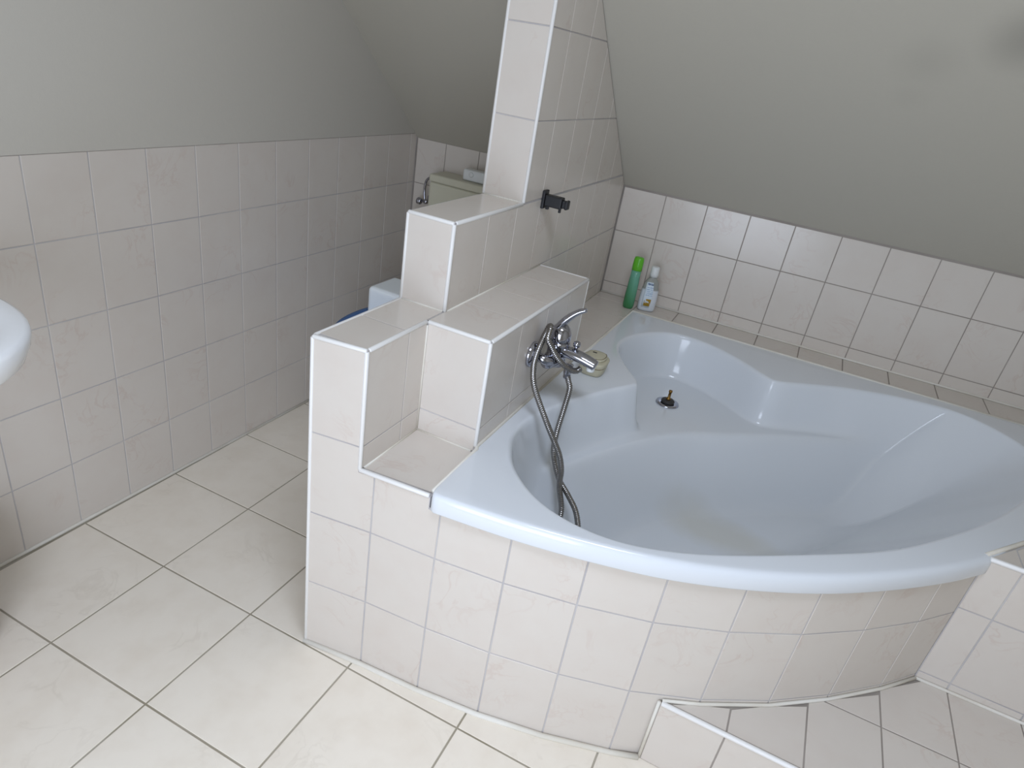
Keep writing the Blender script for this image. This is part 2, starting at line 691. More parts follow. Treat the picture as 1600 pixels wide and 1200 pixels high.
sk = thing('added_skylight', 'small flat skylight added above the viewer as overhead fill light', 'window', ((FILL_X0 + FILL_X1) / 2, (FILL_Y0 + FILL_Y1) / 2, ZC + .06))
sk['kind'] = 'structure'
link('window_frame', join_meshes([box_mesh(FILL_X0, FILL_Y0, ZC + .02, FILL_X1, FILL_Y0 + .06, ZC + .08), box_mesh(FILL_X0, FILL_Y1 - .06, ZC + .02, FILL_X1, FILL_Y1, ZC + .08),
                                  box_mesh(FILL_X0, FILL_Y0 + .06, ZC + .02, FILL_X0 + .06, FILL_Y1 - .06, ZC + .08),
                                  box_mesh(FILL_X1 - .06, FILL_Y0 + .06, ZC + .02, FILL_X1, FILL_Y1 - .06, ZC + .08)]), M_WPLAST, sk)
link('window_pane', box_mesh(FILL_X0 + .06, FILL_Y0 + .06, ZC + .05, FILL_X1 - .06, FILL_Y1 - .06, ZC + .058), mat('added_skylight_glass', (255, 255, 255), 0.0, trans=1.0), sk)
wr = link('wall_right', box_mesh(XR_ROOM, YF, 0, XR_ROOM + 0.12, 1.95, ZC), M_PLASTER)
tag(wr, 'plain white plastered wall on the bath side', 'wall', kind='structure')
wf = link('wall_front', join_meshes([box_mesh(-0.12, YF - 0.12, 0, XR_ROOM + .12, YF, WIN_Z0), box_mesh(-0.12, YF - 0.12, WIN_Z1, XR_ROOM + .12, YF, ZC),
                                     box_mesh(-0.12, YF - 0.12, WIN_Z0, WIN_X0, YF, WIN_Z1), box_mesh(WIN_X1, YF - 0.12, WIN_Z0, XR_ROOM + .12, YF, WIN_Z1)]), M_PLASTER)
tag(wf, 'white plastered window wall behind the viewer', 'wall', kind='structure')
win = thing('window_1', 'white framed window in the wall behind the viewer', 'window', ((WIN_X0 + WIN_X1) / 2, YF - 0.06, WIN_Z0))
win['kind'] = 'structure'
fw = 0.06
link('window_frame', join_meshes([box_mesh(WIN_X0, YF - .09, WIN_Z0, WIN_X1, YF - .02, WIN_Z0 + fw), box_mesh(WIN_X0, YF - .09, WIN_Z1 - fw, WIN_X1, YF - .02, WIN_Z1),
                                  box_mesh(WIN_X0, YF - .09, WIN_Z0 + fw, WIN_X0 + fw, YF - .02, WIN_Z1 - fw),
                                  box_mesh(WIN_X1 - fw, YF - .09, WIN_Z0 + fw, WIN_X1, YF - .02, WIN_Z1 - fw)]), M_WPLAST, win)
link('window_pane', box_mesh(WIN_X0 + fw, YF - .07, WIN_Z0 + fw, WIN_X1 - fw, YF - .062, WIN_Z1 - fw),
     mat('window_glass', (255, 255, 255), 0.0, trans=1.0), win)

# ------------------------------------------------------------------ stepped partition wall
XL, XR, XS = 0.777, 0.897, 1.052
YS, YC, YE = 0.400, 0.470, 0.818                          # shelf front, second step, column front
Z1, Z2 = 0.8235, 1.0240
YSE = 1.014
yfront = lambda x: 0.1715 + (x - 0.777) * (0.193 - 0.1715) / (0.930 - 0.777)
G = TT
yb = YB0 + YBS * XL - 0.004
prof = [(0.18, 0), (0.18, Z1 - G), (YC + G, Z1 - G), (YC + G, Z2 - G), (YE + G, Z2 - G), (YE + G, SL(XL, YE) - 0.004),
        (yb, SL(XL, yb) - 0.004), (yb, 0)]
me = extrude_poly(prof, 'x', XL + G, XR - G)
for v in me.vertices:
    if abs(v.co.y - 0.18) < 1e-5:
        v.co.y = yfront(v.co.x) + G
part = link('wall_partition', join_meshes([me, box_mesh(XR - 0.003, YS + G, 0, XS - G, YSE - G, Z1 - G)]), M_GROUT)
tag(part, 'stepped half height partition wall of cream tiles with white edge trims', 'wall', kind='structure')
# front ends
ev = Vector((XR - XL, yfront(XR) - yfront(XL), 0))
nF = Vector((ev.y, -ev.x, 0)).normalized()
FA = frame(Vector((XL, yfront(XL), 0)) - nF * G, ev, (0, 0, 1))
tiles(part, FA, [0.004, ev.length - 0.004], [0.6070, Z1 - 0.003])
FSX = frame((XL, YC + G, 0), (1, 0, 0), (0, 0, 1))
tiles(part, FSX, [0.004, XR - XL - 0.004], [Z1, Z2 - 0.003])
FCX = frame((XL, YE + G, 0), (1, 0, 0), (0, 0, 1))
tiles(part, FCX, [0.004, XR - XL - 0.004], [Z2, 1.2205, 1.4235, 1.626, SL(XL, YE) - 0.01])
FSH = frame((XR, YS + G, 0), (1, 0, 0), (0, 0, 1))
tiles(part, FSH, [0.001, XS - XR - 0.004], [0.552, 0.6085, Z1 - 0.003])
# +x faces
FR = frame((XR - G, 0, 0), (0, 1, 0), (0, 0, 1))
tiles(part, FR, [yfront(XR) + 0.004, 0.331, YS - 0.001], [0.552, 0.6065, Z1 - 0.003])
slope_plane = (0.845, 1.0, 1.2065 + 0.029 * XR + 0.845 * 1.4535 - 0.004)
yj = [YC + 0.004, 0.629, 0.782, 0.934, 1.087, 1.237, 1.390, 1.542, 1.694, yb]
tiles(part, FR, yj, [Z1 + 0.001, Z2 - 0.003], planes=[slope_plane])
tiles(part, FR, [YE + 0.004] + yj[3:], [Z2, 1.2205, 1.4235, 1.626, 1.78], planes=[slope_plane, (1, 0, yb)])
tiles(part, FR, [YSE] + yj[4:], [0.566, 0.6100, Z1], planes=[(1, 0, yb)])
FS2 = frame((XS - G, 0, 0), (0, 1, 0), (0, 0, 1))
tiles(part, FS2, [YS + 0.004, 0.557, 0.7135, 0.867, YSE - 0.003], [0.566, 0.6105, Z1 - 0.003])
# tops
FT1 = frame((XL, 0, Z1 - G), (1, 0, 0), (0, 1, 0))
tiles(part, FT1, [0.004, XR - XL - 0.004], [0.189, 0.322, YC])
tiles(part, FT1, [XR - XL - 0.003, XS - XL - 0.004], [YS + 0.004, 0.5595, 0.714, 0.8605, YSE - 0.003])
FT2 = frame((XL, 0, Z2 - G), (1, 0, 0), (0, 1, 0))
tiles(part, FT2, [0.004, XR - XL - 0.004], [YC + 0.004, YE])
# far (-x) face and shelf end
FLx = frame((XL + G, 0, 0), (0, -1, 0), (0, 0, 1))
fj = [-y for y in ([0.178] + [0.322 + TW * k for k in range(0, 10)] + [yb])][::-1]
tiles(part, FLx, fj, [0, 0.1985, 0.402, 0.607, Z1 - 0.003])
tiles(part, FLx, [y for y in fj if y <= -YC] + [-YC - 0.004], [Z1, Z2 - 0.003])
tiles(part, FLx, [y for y in fj if y <= -YE] + [-YE - 0.004], [Z2, 1.2205, 1.4235, 1.626, 1.78],
      planes=[(-0.845, 1.0, slope_plane[2] - 0.004), (-1, 0, yb)])
FSE = frame((XS, YSE - G, 0), (-1, 0, 0), (0, 0, 1))
tiles(part, FSE, [0.004, XS - XR - 0.001], [0.566, 0.6105, Z1 - 0.003])
# white edge trims
r_ = 0.0055
o_ = 0.0030
fl = lambda z: (XL + o_, yfront(XL) + o_, z)
fr = lambda z: (XR - o_, yfront(XR) + o_, z)
for p, q in ((fl(0.002), fl(Z1 - .004)), (fr(0.552), fr(Z1 - .004)), (fl(Z1 - o_), fr(Z1 - o_)),
             ((XL + o_, yfront(XL) + .008, Z1 - o_), (XL + o_, YC, Z1 - o_)), ((XR - o_, yfront(XR) + .008, Z1 - o_), (XR - o_, YS, Z1 - o_)),
             ((XR + .001, YS + o_, Z1 - o_), (XS - o_, YS + o_, Z1 - o_)), ((XS - o_, YS + o_ + .004, Z1 - o_), (XS - o_, YSE - o_, Z1 - o_)),
             ((XS - o_, YS + o_, 0.566), (XS - o_, YS + o_, Z1 - .004)), ((XR, YSE - o_, Z1 - o_), (XS - .006, YSE - o_, Z1 - o_)),
             ((XS - o_, YSE - o_, 0.567), (XS - o_, YSE - o_, Z1 - .006)),
             ((XL + o_, YC + o_, Z1), (XL + o_, YC + o_, Z2 - .004)), ((XR - o_, YC + o_, Z1), (XR - o_, YC + o_, Z2 - .004)),
             ((XL + o_, YC + o_, Z2 - o_), (XR - o_, YC + o_, Z2 - o_)), ((XR - o_, YC + .009, Z2 - o_), (XR - o_, YE, Z2 - o_)),
             ((XL + o_, YE + o_, Z2), (XL + o_, YE + o_, SL(XL, YE) - .012)), ((XR - o_, YE + o_, Z2), (XR - o_, YE + o_, SL(XR, YE) - .012))):
    edge_trim(part, p, q)

# pale grout filling the inner corners
for p, q in (((XR + .001, 0.20, 0.5525), (XR + .001, YS - .001, 0.5525)), ((XR + .001, YS - .001, 0.5525), (XS - .01, YS - .001, 0.5525)),
             ((XR + .0005, YS - .0005, 0.5525), (XR + .0005, YS - .0005, Z1 - .01)), ((XR + .0005, YC + .01, Z1 + .0005), (XR + .0005, YSE, Z1 + .0005)),
             ((XL + .006, YC - .0005, Z1 + .0005), (XR - .006, YC - .0005, Z1 + .0005)), ((XL + .006, YE - .0005, Z2 + .0005), (XR - .006, YE - .0005, Z2 + .0005)),
             ((XR + .0005, YSE, 0.566), (XR + .0005, 1.745, 0.566))):
    link('corner_grout', tube_mesh([p, q], 0.0026, 6), M_SILICONE, part, smooth=True)

# ------------------------------------------------------------------ bath surround: curved apron, tiled ledges
ZT = 0.565          # rim height
sur = thing('bath_surround', 'curved tiled apron and ledges enclosing the white corner bath', 'bath surround', (1.4, 0.6, 0))
off = []
JP = [Vector(p) for p in JOIN]
for i, p in enumerate(JP):
    d = (JP[min(i + 1, len(JP) - 1)] - JP[max(i - 1, 0)]).normalized()
    off.append(Vector((-d.y, d.x)))
xr_start = XR - G + 0.001
def on_front(x):
    return Vector((x, yfront(x)))
curve = [on_front(xr_start)] + JP[1:]
nor = [off[1]] + off[1:]
outer = [p + n * G for p, n in zip(curve, nor)]
inner = [p + n * 0.035 for p, n in zip(curve, nor)]
ap = outer + inner[::-1]
ZAP = 0.523
yb2 = lambda x: YB0 + YBS * x - 0.0015
bed = [extrude_poly([(p.x, p.y) for p in ap], 'z', 0, ZAP),
         extrude_poly([(XR, yfront(XR) + 0.004), (1.058, 0.216), (1.058, 0.399), (XR, 0.399)], 'z', 0.0, 0.552 - G)]
ledge = [extrude_poly([(XR, YSE + 0.001), (1.066, YSE + 0.001), (1.066, 1.622), (2.475, 1.648), (2.475, yb2(2.475)), (XR, yb2(XR))], 'z', 0.0, ZT - G)]
link('grout_bed', join_meshes(bed), M_GROUT, sur)
link('grout_bed', ledge[0], M_GROUT_BACK, sur)

def ltile(parent, F, poly):
    me = tile_mesh(poly)
    me.materials.append(M_TILE)
    link('tile', me, None, parent, mw=F)


g2 = 0.0016
for i in range(len(curve) - 1):
    a, b = curve[i], curve[i + 1]
    if i == 0:
        a = on_front(XL)
    d = (b - a)
    F = frame((a.x, a.y, 0), (d.x, d.y, 0), (0, 0, 1)) @ Matrix.Translation((0, 0, -G))
    L_ = d.length
    if i == 0:      # the course under the niche starts at the partition's own edge; its third tile is cut round the niche
        tiles(sur, F, [0.004, L_], [0.0, 0.1985, 0.4005], gap=0.0035)
        k_ = XR - XL - 0.003
        ltile(sur, F, [(0.0058, 0.4022), (L_ - g2, 0.4022), (L_ - g2, 0.5455), (k_, 0.5455), (k_, 0.6052), (0.0058, 0.6052)])
    elif i == 1:
        tiles(sur, F, [0.0, L_], [0.0, 0.1985, 0.4005], gap=0.0035)
        k_ = 1.057 - a.x
        ltile(sur, F, [(g2, 0.4022), (L_ - g2, 0.4022), (L_ - g2, 0.519), (k_, 0.519), (k_, 0.5455), (g2, 0.5455)])
    else:
        tiles(sur, F, [0.0, L_], [0.0, 0.1985, 0.4005, ZAP], gap=0.0035)
# small upstand closing the apron below the niche
link('mortar', extrude_poly([(XR, yfront(XR) + .0015), (0.93, 0.1945), (1.058, 0.2035), (1.058, 0.225), (XR, 0.21)], 'z', 0.48, 0.549), M_GROUT, sur)
edge_trim(sur, (XR - o_, yfront(XR) + o_, 0.5505), (1.055, 0.205, 0.5505), 0.0052)
FN = frame((XR, 0, 0.552 - G), (1, 0, 0), (0, 1, 0))
tiles(sur, FN, [0.001, 0.160], [0.195, YS - 0.001], planes=[(0.10, -1, -0.2005)])
FLG = frame((0, 0, ZT - G), (1, 0, 0), (0, 1, 0))
tiles(sur, FLG, [XR + 0.001, 1.066], [YSE + 0.002, 1.0735, 1.222, 1.3705, 1.519, 1.668, 1.75], planes=[(-YBS, 1, YB0 - 0.003)])
xs2 = [1.066] + [1.2185 + 0.1507 * k for k in range(0, 9)]
tiles(sur, FLG, xs2, [1.622, 1.80], gap=0.0035, planes=[(-YBS, 1, YB0 - 0.003), (0.0185, -1, -1.622 + 0.0185 * 1.066)])
# silicone beads
bead = [on_front(XL)] + [p + n * -0.004 for p, n in zip(curve[1:6], nor[1:6])] + [Vector((1.598, 0.322))]
link('silicone_joint', tube_mesh([(p.x, p.y - 0.002, 0.003) for p in bead], 0.0065, 8), M_SILICONE, sur, smooth=True)
link('silicone_joint', tube_mesh([(1.0605, 1.016, ZT - .001), (1.0655, 1.30, ZT - .001), (1.0695, 1.6185, ZT - .001), (1.6, 1.6315, ZT - .001), (2.46, 1.6455, ZT - .001)], 0.0052, 6),
     M_SILICONE, sur, smooth=True)
link('silicone_joint', tube_mesh([(1.0575, 0.214, 0.556), (1.0575, 0.395, 0.562), (1.0525, 0.405, ZT - .001), (1.0530, 1.014, ZT - .001)], 0.0055, 6), M_SILICONE, sur, smooth=True)

# ------------------------------------------------------------------ tiled step platform and right ledge
YP, ZP = 0.322, 0.187
step = thing('tiled_step', 'low tiled step platform with white front edge beside the curved bath apron', 'step', (2.2, 0.5, 0))
off_in = [p - n * 0.002 for p, n in zip(curve, nor)]
pl = [(1.600, YP + G), (XR_ROOM - .004, YP + G), (XR_ROOM - .004, 0.734), (2.121, 0.734)]
for p in reversed(off_in[6:10]):
    pl.append((p.x, p.y))
link('grout_bed', extrude_poly(pl, 'z', 0.0, ZP - G), M_GROUT_BACK, step)
FPF = frame((0, YP + G, 0), (1, 0, 0), (0, 0, 1))
xp = [1.602, 1.7415] + [1.8955 + 0.1525 * k for k in range(0, 8)]
tiles(step, FPF, xp, [0.0, ZP - 0.004], gap=0.0035)
FPT = frame((0, 0, ZP - G), (1, 0, 0), (0, 1, 0))


def convex_cuts(line, x0, x1, y0, y1, off_):
    """Half planes that keep a tile cell outside a convex outline; only the edges that really cross the cell cut it."""
    out = []
    for i in range(len(line) - 1):
        a, b = Vector(line[i]), Vector(line[i + 1])
        hit = False
        for k in range(41):
            p = a.lerp(b, k / 40)
            if x0 < p.x < x1 and y0 < p.y < y1:
                hit = True
                break
        if hit:
            d = (b - a).normalized()
            n = Vector((-d.y, d.x))
            out.append((n.x, n.y, n.dot(a) - off_))
    return out


def inside_convex(line, x, y):
    for i in range(len(line) - 1):
        a, b = Vector(line[i]), Vector(line[i + 1])
        d = b - a
        if d.x * (y - a.y) - d.y * (x - a.x) < 0:
            return False
    return True


for i in range(len(xp) - 1):
    for (v0, v1) in ((YP + 0.008, 0.5345), (0.5345, 0.7365)):
        cuts = convex_cuts(off_in, xp[i], xp[i + 1], v0, v1, 0.002)
        if not cuts and inside_convex(off_in, (xp[i] + xp[i + 1]) / 2, (v0 + v1) / 2):
            continue
        tiles(step, FPT, [xp[i], xp[i + 1]], [v0, v1], gap=0.0035, planes=cuts)
edge_trim(step, (1.604, YP + o_, ZP - o_), (XR_ROOM - .01, YP + o_, ZP - o_), 0.0058)
link('silicone_joint', tube_mesh([(1.599, YP + .002, 0.0), (1.599, YP + .002, ZP)], 0.004, 6), M_SILICONE, step, smooth=True)
sb = [(p.x, p.y, ZP + 0.003) for p in [p - n * .004 for p, n in zip(curve[6:], nor[6:])]]
link('silicone_joint', tube_mesh([(1.604, 0.329, ZP + .001)] + sb, 0.0042, 6), M_SILICONE, step, smooth=True)
link('silicone_joint', tube_mesh([(2.128, 0.735, ZP + .003), (XR_ROOM - .01, 0.735, ZP + .002)], 0.0042, 6), M_SILICONE, step, smooth=True)

YK = 0.738
ZK = 0.561
tub_out_r = [(2.128, 0.742), (2.185, 0.812), (2.232, 0.870), (2.345, 1.03), (2.432, 1.21), (2.474, 1.41), (2.480, 1.660)]
led = thing('tiled_ledge', 'tiled ledge block with white top edge at the right end of the bath', 'ledge', (2.6, 1.2, 0))
kp = [(2.128, YK + G), (XR_ROOM - .004, YK + G), (XR_ROOM - .004, yb2(XR_ROOM)), (2.480, yb2(2.48))] + tub_out_r[::-1][:-1]
link('grout_bed', extrude_poly(kp, 'z', 0.0, ZK - G), M_GROUT, led)
FK = frame((0, YK + G, 0), (1, 0, 0), (0, 0, 1))
xk = [2.1285, 2.1975] + [2.350 + TW * k for k in range(0, 5)]
tiles(led, FK, xk, [ZP, 0.2105, 0.4165, ZK - 0.004], gap=0.0035)
FKT = frame((0, 0, ZK - G), (1, 0, 0), (0, 1, 0))


yk = [YK + 0.008, 0.94, 1.142, 1.344, 1.546, 1.80]
for i in range(len(xk) - 1):
    for j in range(len(yk) - 1):
        cuts = convex_cuts(tub_out_r, xk[i], xk[i + 1], yk[j], yk[j + 1], 0.004)
        if not cuts and inside_convex(tub_out_r, (xk[i] + xk[i + 1]) / 2, (yk[j] + yk[j + 1]) / 2):
            continue
        tiles(led, FKT, [xk[i], xk[i + 1]], [yk[j], yk[j + 1]], gap=0.0035, planes=cuts + [(-YBS, 1, YB0 - 0.003)])
edge_trim(led, (2.134, YK + o_, ZK - o_), (XR_ROOM - .01, YK + o_, ZK - o_), 0.006)

link('silicone_joint', tube_mesh([(x - .003, y + .001, ZT - .002) for x, y in tub_out_r], 0.0055, 6), M_SILICONE, led, smooth=True)

# ------------------------------------------------------------------ the bath: rim and basin as one radial surface
tub = thing('corner_bathtub', 'white acrylic corner bathtub with moulded seat and brownish stain', 'bathtub', (1.65, 0.9, 0.19))
inn_segs = [
    [(1.252, 1.006), (1.235, .972), (1.201, .912), (1.148, .797), (1.106, .690), (1.084, .600), (1.084, .53), (1.101, .465), (1.146, .385), (1.226, .315), (1.317, .281), (1.421, .281),
     (1.527, .318), (1.639, .385), (1.790, .497), (1.939, .620), (2.080, .785), (2.180, .927), (2.258, 1.062), (2.325, 1.20), (2.358, 1.34), (2.335, 1.46), (2.248, 1.551),
     (2.144, 1.588), (1.990, 1.562), (1.832, 1.499), (1.715, 1.428), (1.650, 1.385), (1.617, 1.370)],
    [(1.617, 1.370), (1.577, 1.396), (1.483, 1.469), (1.362, 1.526), (1.247, 1.518), (1.160, 1.425), (1.118, 1.297), (1.138, 1.193), (1.195, 1.095),
     (1.240, 1.035), (1.252, 1.006)],
]
cont = []
for sgm in inn_segs:
    cont += [np.array((p.x, p.y)) for p in catmull([(a, b, 0) for a, b in sgm], 14)][:-1]
cont = np.array(cont)
for _ in range(5):       # soften the two moulded corners slightly
    cont = 0.25 * np.roll(cont, 1, 0) + 0.5 * cont + 0.25 * np.roll(cont, -1, 0)
apron_out = [p - n * 0.010 for p, n in zip(curve, nor)]
outl = [(1.0600, 0.208)] + [(p.x, p.y) for p in catmull([(p.x, p.y, 0) for p in ([Vector((1.066, 0.1945))] + apron_out[2:])], 8)]
outl = outl + [(2.182, 0.810), (2.229, 0.870), (2.341, 1.03), (2.428, 1.21), (2.470, 1.41), (2.474, 1.640), (2.468, 1.6445)]
outl += [(1.078, 1.620), (1.069, 1.617), (1.0650, 1.30), (1.0555, 1.02), (1.0535, 0.90), (1.0535, 0.41), (1.0575, 0.395)]
outl = np.array(outl)
CC = np.array((1.65, 0.92))
NTH = 720


def ray_hits(poly, th):
    """Distance from CC to the outline along each direction."""
    A, B = poly, np.roll(poly, -1, 0)
    res = np.full(len(th), 0.0)
    for i, t in enumerate(th):
        d = np.array((math.cos(t), math.sin(t)))
        n = np.array((-d[1], d[0]))
        sa, sb_ = (A - CC) @ n, (B - CC) @ n
        m = (sa * sb_ <= 0) & (np.abs(sa - sb_) > 1e-12)
        k = sa[m] / (sa[m] - sb_[m])
        P = A[m] + (B[m] - A[m]) * k[:, None]
        s = (P - CC) @ d
        s = s[s > 0]
        res[i] = s.max() if len(s) else 0.5
    return res


th = np.linspace(0, 2 * math.pi, NTH, endpoint=False)
RI, RO = ray_hits(cont, th), ray_hits(outl, th)
DIR = np.stack([np.cos(th), np.sin(th)], 1)
# distances to the two families of basin walls
ca = cont
c_next = np.roll(cont, -1, 0)
mid = 0.5 * (ca + c_next)
s_val = mid @ np.array((0.98, -0.196))
isB = s_val > 1.795


def seg_dist(P, A, B):
    out = np.full(len(P), 9.0)
    for i in range(0, len(P), 4000):
        Q = P[i:i + 4000][:, None, :]
        AB = (B - A)[None]
        t = np.clip(((Q - A[None]) * AB).sum(2) / np.maximum((AB * AB).sum(2), 1e-12), 0, 1)
        D = Q - (A[None] + AB * t[..., None])
        out[i:i + 4000] = np.sqrt((D * D).sum(2).min(1))
    return out


seat_line = np.array([(p.x, p.y) for p in catmull([(.98, .44, 0), (1.10, .585, 0), (1.188, .690, 0), (1.237, .792, 0), (1.295, .905, 0), (1.362, 1.01, 0), (1.442, 1.100, 0),
                                                  (1.563, 1.200, 0), (1.748, 1.340, 0), (1.922, 1.455, 0), (2.04, 1.533, 0), (2.25, 1.66, 0)], 8)])


def signed_seat(P):
    A, B = seat_line[:-1], seat_line[1:]
    d = seg_dist(P, A, B)
    best = np.full(len(P), 9.0)
    sg = np.zeros(len(P))
    for i in range(len(A)):
        AB = B[i] - A[i]
        t = np.clip(((P - A[i]) @ AB) / (AB @ AB), 0, 1)
        D = P - (A[i] + t[:, None] * AB)
        q = (D * D).sum(1)
        cr = AB[0] * D[:, 1] - AB[1] * D[:, 0]
        m = q < best
        best[m] = q[m]
        sg[m] = np.sign(cr[m])
    return np.where(sg > 0, -d, d)      # negative on the seat side, positive in the well


def smax(a, b, k):
    h = np.maximum(k - np.abs(a - b), 0) / k
    return np.maximum(a, b) + h * h * k * 0.25


def wall_profile(d, slope, r):
    ph = np.arctan(slope)
    d0 = r * np.sin(ph)
    z0 = r * (1 - np.cos(ph))
    dd = np.minimum(d, d0)
    return ZT - np.where(d < d0, r - np.sqrt(np.maximum(r * r - dd * dd, 0)), z0 + (d - d0) * slope)


ZSEAT, ZWELL = 0.418, 0.190


def basin_z(P):
    dA = seg_dist(P, ca[~isB], c_next[~isB])
    dB = seg_dist(P, ca[isB], c_next[isB])
    t_ = np.clip((P[:, 0] - 1.62) / 0.30, 0, 1)
    t_ = t_ * t_ * (3 - 2 * t_) * np.clip((P[:, 1] - 0.9) / 0.2, 0, 1)
    zA = wall_profile(dA, 5.0 - 2.5 * t_, 0.013)
    zB = wall_profile(dB, 1.06, 0.013)
    e = signed_seat(P)
    zs = ZSEAT + 0.02 * np.minimum(e, 0) - 2.2 * np.maximum(e, 0)
    zs = np.where(np.abs(e) < 0.009, ZSEAT - 2.2 * (e + 0.009) ** 2 / 0.036, zs)
    z = smax(zA, zB, np.clip((ZT - np.maximum(zA, zB)) * 0.5, 0.0004, 0.010))
    z = smax(z, zs, 0.065 - 0.03 * t_)
    cl = P - np.array((1.55, 0.85))
    fl_ = ZWELL + 0.02 * (cl * cl).sum(1)
    z = smax(z, fl_, 0.05)
    return np.minimum(z, ZT)


rows_v = []
# outside lip, from below up to the rim
lip = [(-0.007, -0.0435), (-0.0012, -0.0425), (0.000, -0.0405), (0.000, -0.020), (-0.0008, -0.0130), (-0.0030, -0.0070), (-0.0068, -0.0028), (-0.0115, -0.0007), (-0.0160, 0.0)]
PO = CC + DIR * RO[:, None]
free = np.clip((0.80 - PO[:, 1]) / 0.05, 0, 1) * np.clip((PO[:, 0] - 1.058) / 0.01, 0, 1)     # rolled edge only along the free front
LK = 0.12 + 0.88 * free
for (dr, dz) in lip:
    rows_v.append(np.concatenate([CC + DIR * (RO + dr * LK)[:, None], (ZT + dz * np.where(dz < -0.03, 1.0, LK))[:, None]], 1))
for s in (0.2, 0.5, 0.8):
    r = (RO - 0.016 * LK) * (1 - s) + RI * s
    rows_v.append(np.concatenate([CC + DIR * r[:, None], np.full((NTH, 1), ZT)], 1))
steps = [0, .0015, .003, .0045, .006, .008, .010, .0125, .015, .018, .021, .025, .03, .035, .04, .045, .05, .055, .06, .065, .07, .075, .08, .085, .09, .096, .102, .109, .116, .124,
         .132, .141, .15, .16, .17, .18]
inner_P = []
for s in steps:
    inner_P.append(CC + DIR * (RI - s)[:, None])
for k in range(1, 46):
    inner_P.append(CC + DIR * ((RI - 0.18) * (1 - k / 46))[:, None])
PP = np.concatenate(inner_P)
ZZ = basin_z(PP)
for k in range(len(inner_P)):
    rows_v.append(np.concatenate([inner_P[k], ZZ[k * NTH:(k + 1) * NTH, None]], 1))
V = np.concatenate(rows_v + [np.array([[CC[0], CC[1], basin_z(CC[None])[0]]])])
nr = len(rows_v)
idx = np.arange(nr * NTH).reshape(nr, NTH)
nx = np.roll(idx, -1, 1)
quads = np.stack([idx[:-1], nx[:-1], nx[1:], idx[1:]], 2).reshape(-1, 4)
faces = quads.tolist()
cidx = nr * NTH
last = idx[-1]
faces += [[int(last[i]), int(last[(i + 1) % NTH]), cidx] for i in range(NTH)]
tub_me = bpy.data.meshes.new('basin')
tub_me.from_pydata(V.tolist(), [], faces)
tub_me.update()
link('basin', tub_me, M_ACRYLIC, tub, smooth=True)
# drain on the moulded seat: flange, dark seal and the bare brass pin of the plug
dr = Vector((1.330, 1.264, ZSEAT - 0.0055))
DM = Matrix.Translation(dr)
drain = link('drain', lathe_mesh([(0.0, 0.0), (0.036, 0.0), (0.0385, 0.003), (0.037, 0.0065), (0.030, 0.008), (0.024, 0.0065), (0.0, 0.0065)], 36, M=DM), M_CHROME, tub, smooth=True)
link('seal', lathe_mesh([(0.0, 0.005), (0.021, 0.006), (0.022, 0.013), (0.018, 0.017), (0.0, 0.0175)], 28, M=DM), M_RUBBER, drain, smooth=True)
link('plug_pin', lathe_mesh([(0.0, 0.016), (0.0085, 0.016), (0.0085, 0.022), (0.0045, 0.024), (0.0045, 0.043), (0.006, 0.044), (0.006, 0.05), (0.0, 0.051)], 16, M=DM), M_BRASS, drain,
     smooth=True)

# ------------------------------------------------------------------ bath mixer tap
tap = thing('bath_mixer', 'chrome single lever bath mixer mounted on the tiled shelf side', 'tap', (XS, 0.724, 0.70))
RX = lambda p: Matrix.Translation(p) @ Matrix.Rotation(math.radians(90), 4, 'Y')       # local z -> +x
for yy in (0.649, 0.799):
    link('escutcheon', lathe_mesh([(0.0, 0.0), (0.033, 0.0), (0.0335, 0.004), (0.030, 0.010), (0.022, 0.015), (0.013, 0.017), (0.0, 0.017)], 36, M=RX((XS, yy, 0.712))), M_CHROME, tap,
         smooth=True)
    link('union', tube_mesh([(XS + .012, yy, .712), (XS + .035, yy, .709), (XS + .043, yy + (.010 if yy < .7 else -.022), .704), (XS + .043, yy + (.03 if yy < .7 else -.045), .700)],
                            [.011, .0125, .0145, .015], 20), M_CHROME, tap, smooth=True)
bx, by = 1.095, 0.716
link('body', tube_mesh([(bx - .003, by - .062, .698), (bx - .003, by - .055, .698), (bx - .001, by - .03, .699), (bx, by, .700), (bx - .001, by + .03, .699), (bx - .003, by + .055, .698),
                        (bx - .003, by + .062, .698)], [.014, .017, .022, .026, .022, .017, .014], 24), M_CHROME, tap, smooth=True)
link('cartridge_housing', lathe_mesh([(0.0, -0.03), (0.021, -0.03), (0.0255, -0.02), (0.0265, 0.0), (0.0265, 0.024), (0.0280, 0.028), (0.0280, 0.036), (0.0, 0.036)], 32,
                                     M=Matrix.Translation((bx, by, .705))), M_CHROME, tap, smooth=True)
lev = link('lever', lathe_mesh([(0.0, 0.0), (0.0270, 0.0), (0.0280, 0.006), (0.0265, 0.020), (0.022, 0.033), (0.014, 0.042), (0.0, 0.045)], 32, M=Matrix.Translation((bx, by, .742))),
           M_CHROME, tap, smooth=True)
lp = catmull([(bx - .012, by - .001, .758), (bx - .004, by, .780), (bx + .008, by, .800), (bx + .022, by + .002, .816), (bx + .036, by + .004, .828), (bx + .050, by + .006, .8355)], 6)
link('lever_arm', tube_mesh(lp, 0.01, 16, rfun=lambda i: (0.013 - 0.0075 * i / (len(lp) - 1), 0.021 - 0.0120 * i / (len(lp) - 1))), M_CHROME, lev, smooth=True)
sp_ = catmull([(bx + .004, by, .716), (bx + .03, by, .718), (bx + .065, by, .7150), (bx + .094, by, .7085), (bx + .106, by, .7045)], 5)
sl = len(sp_) - 1
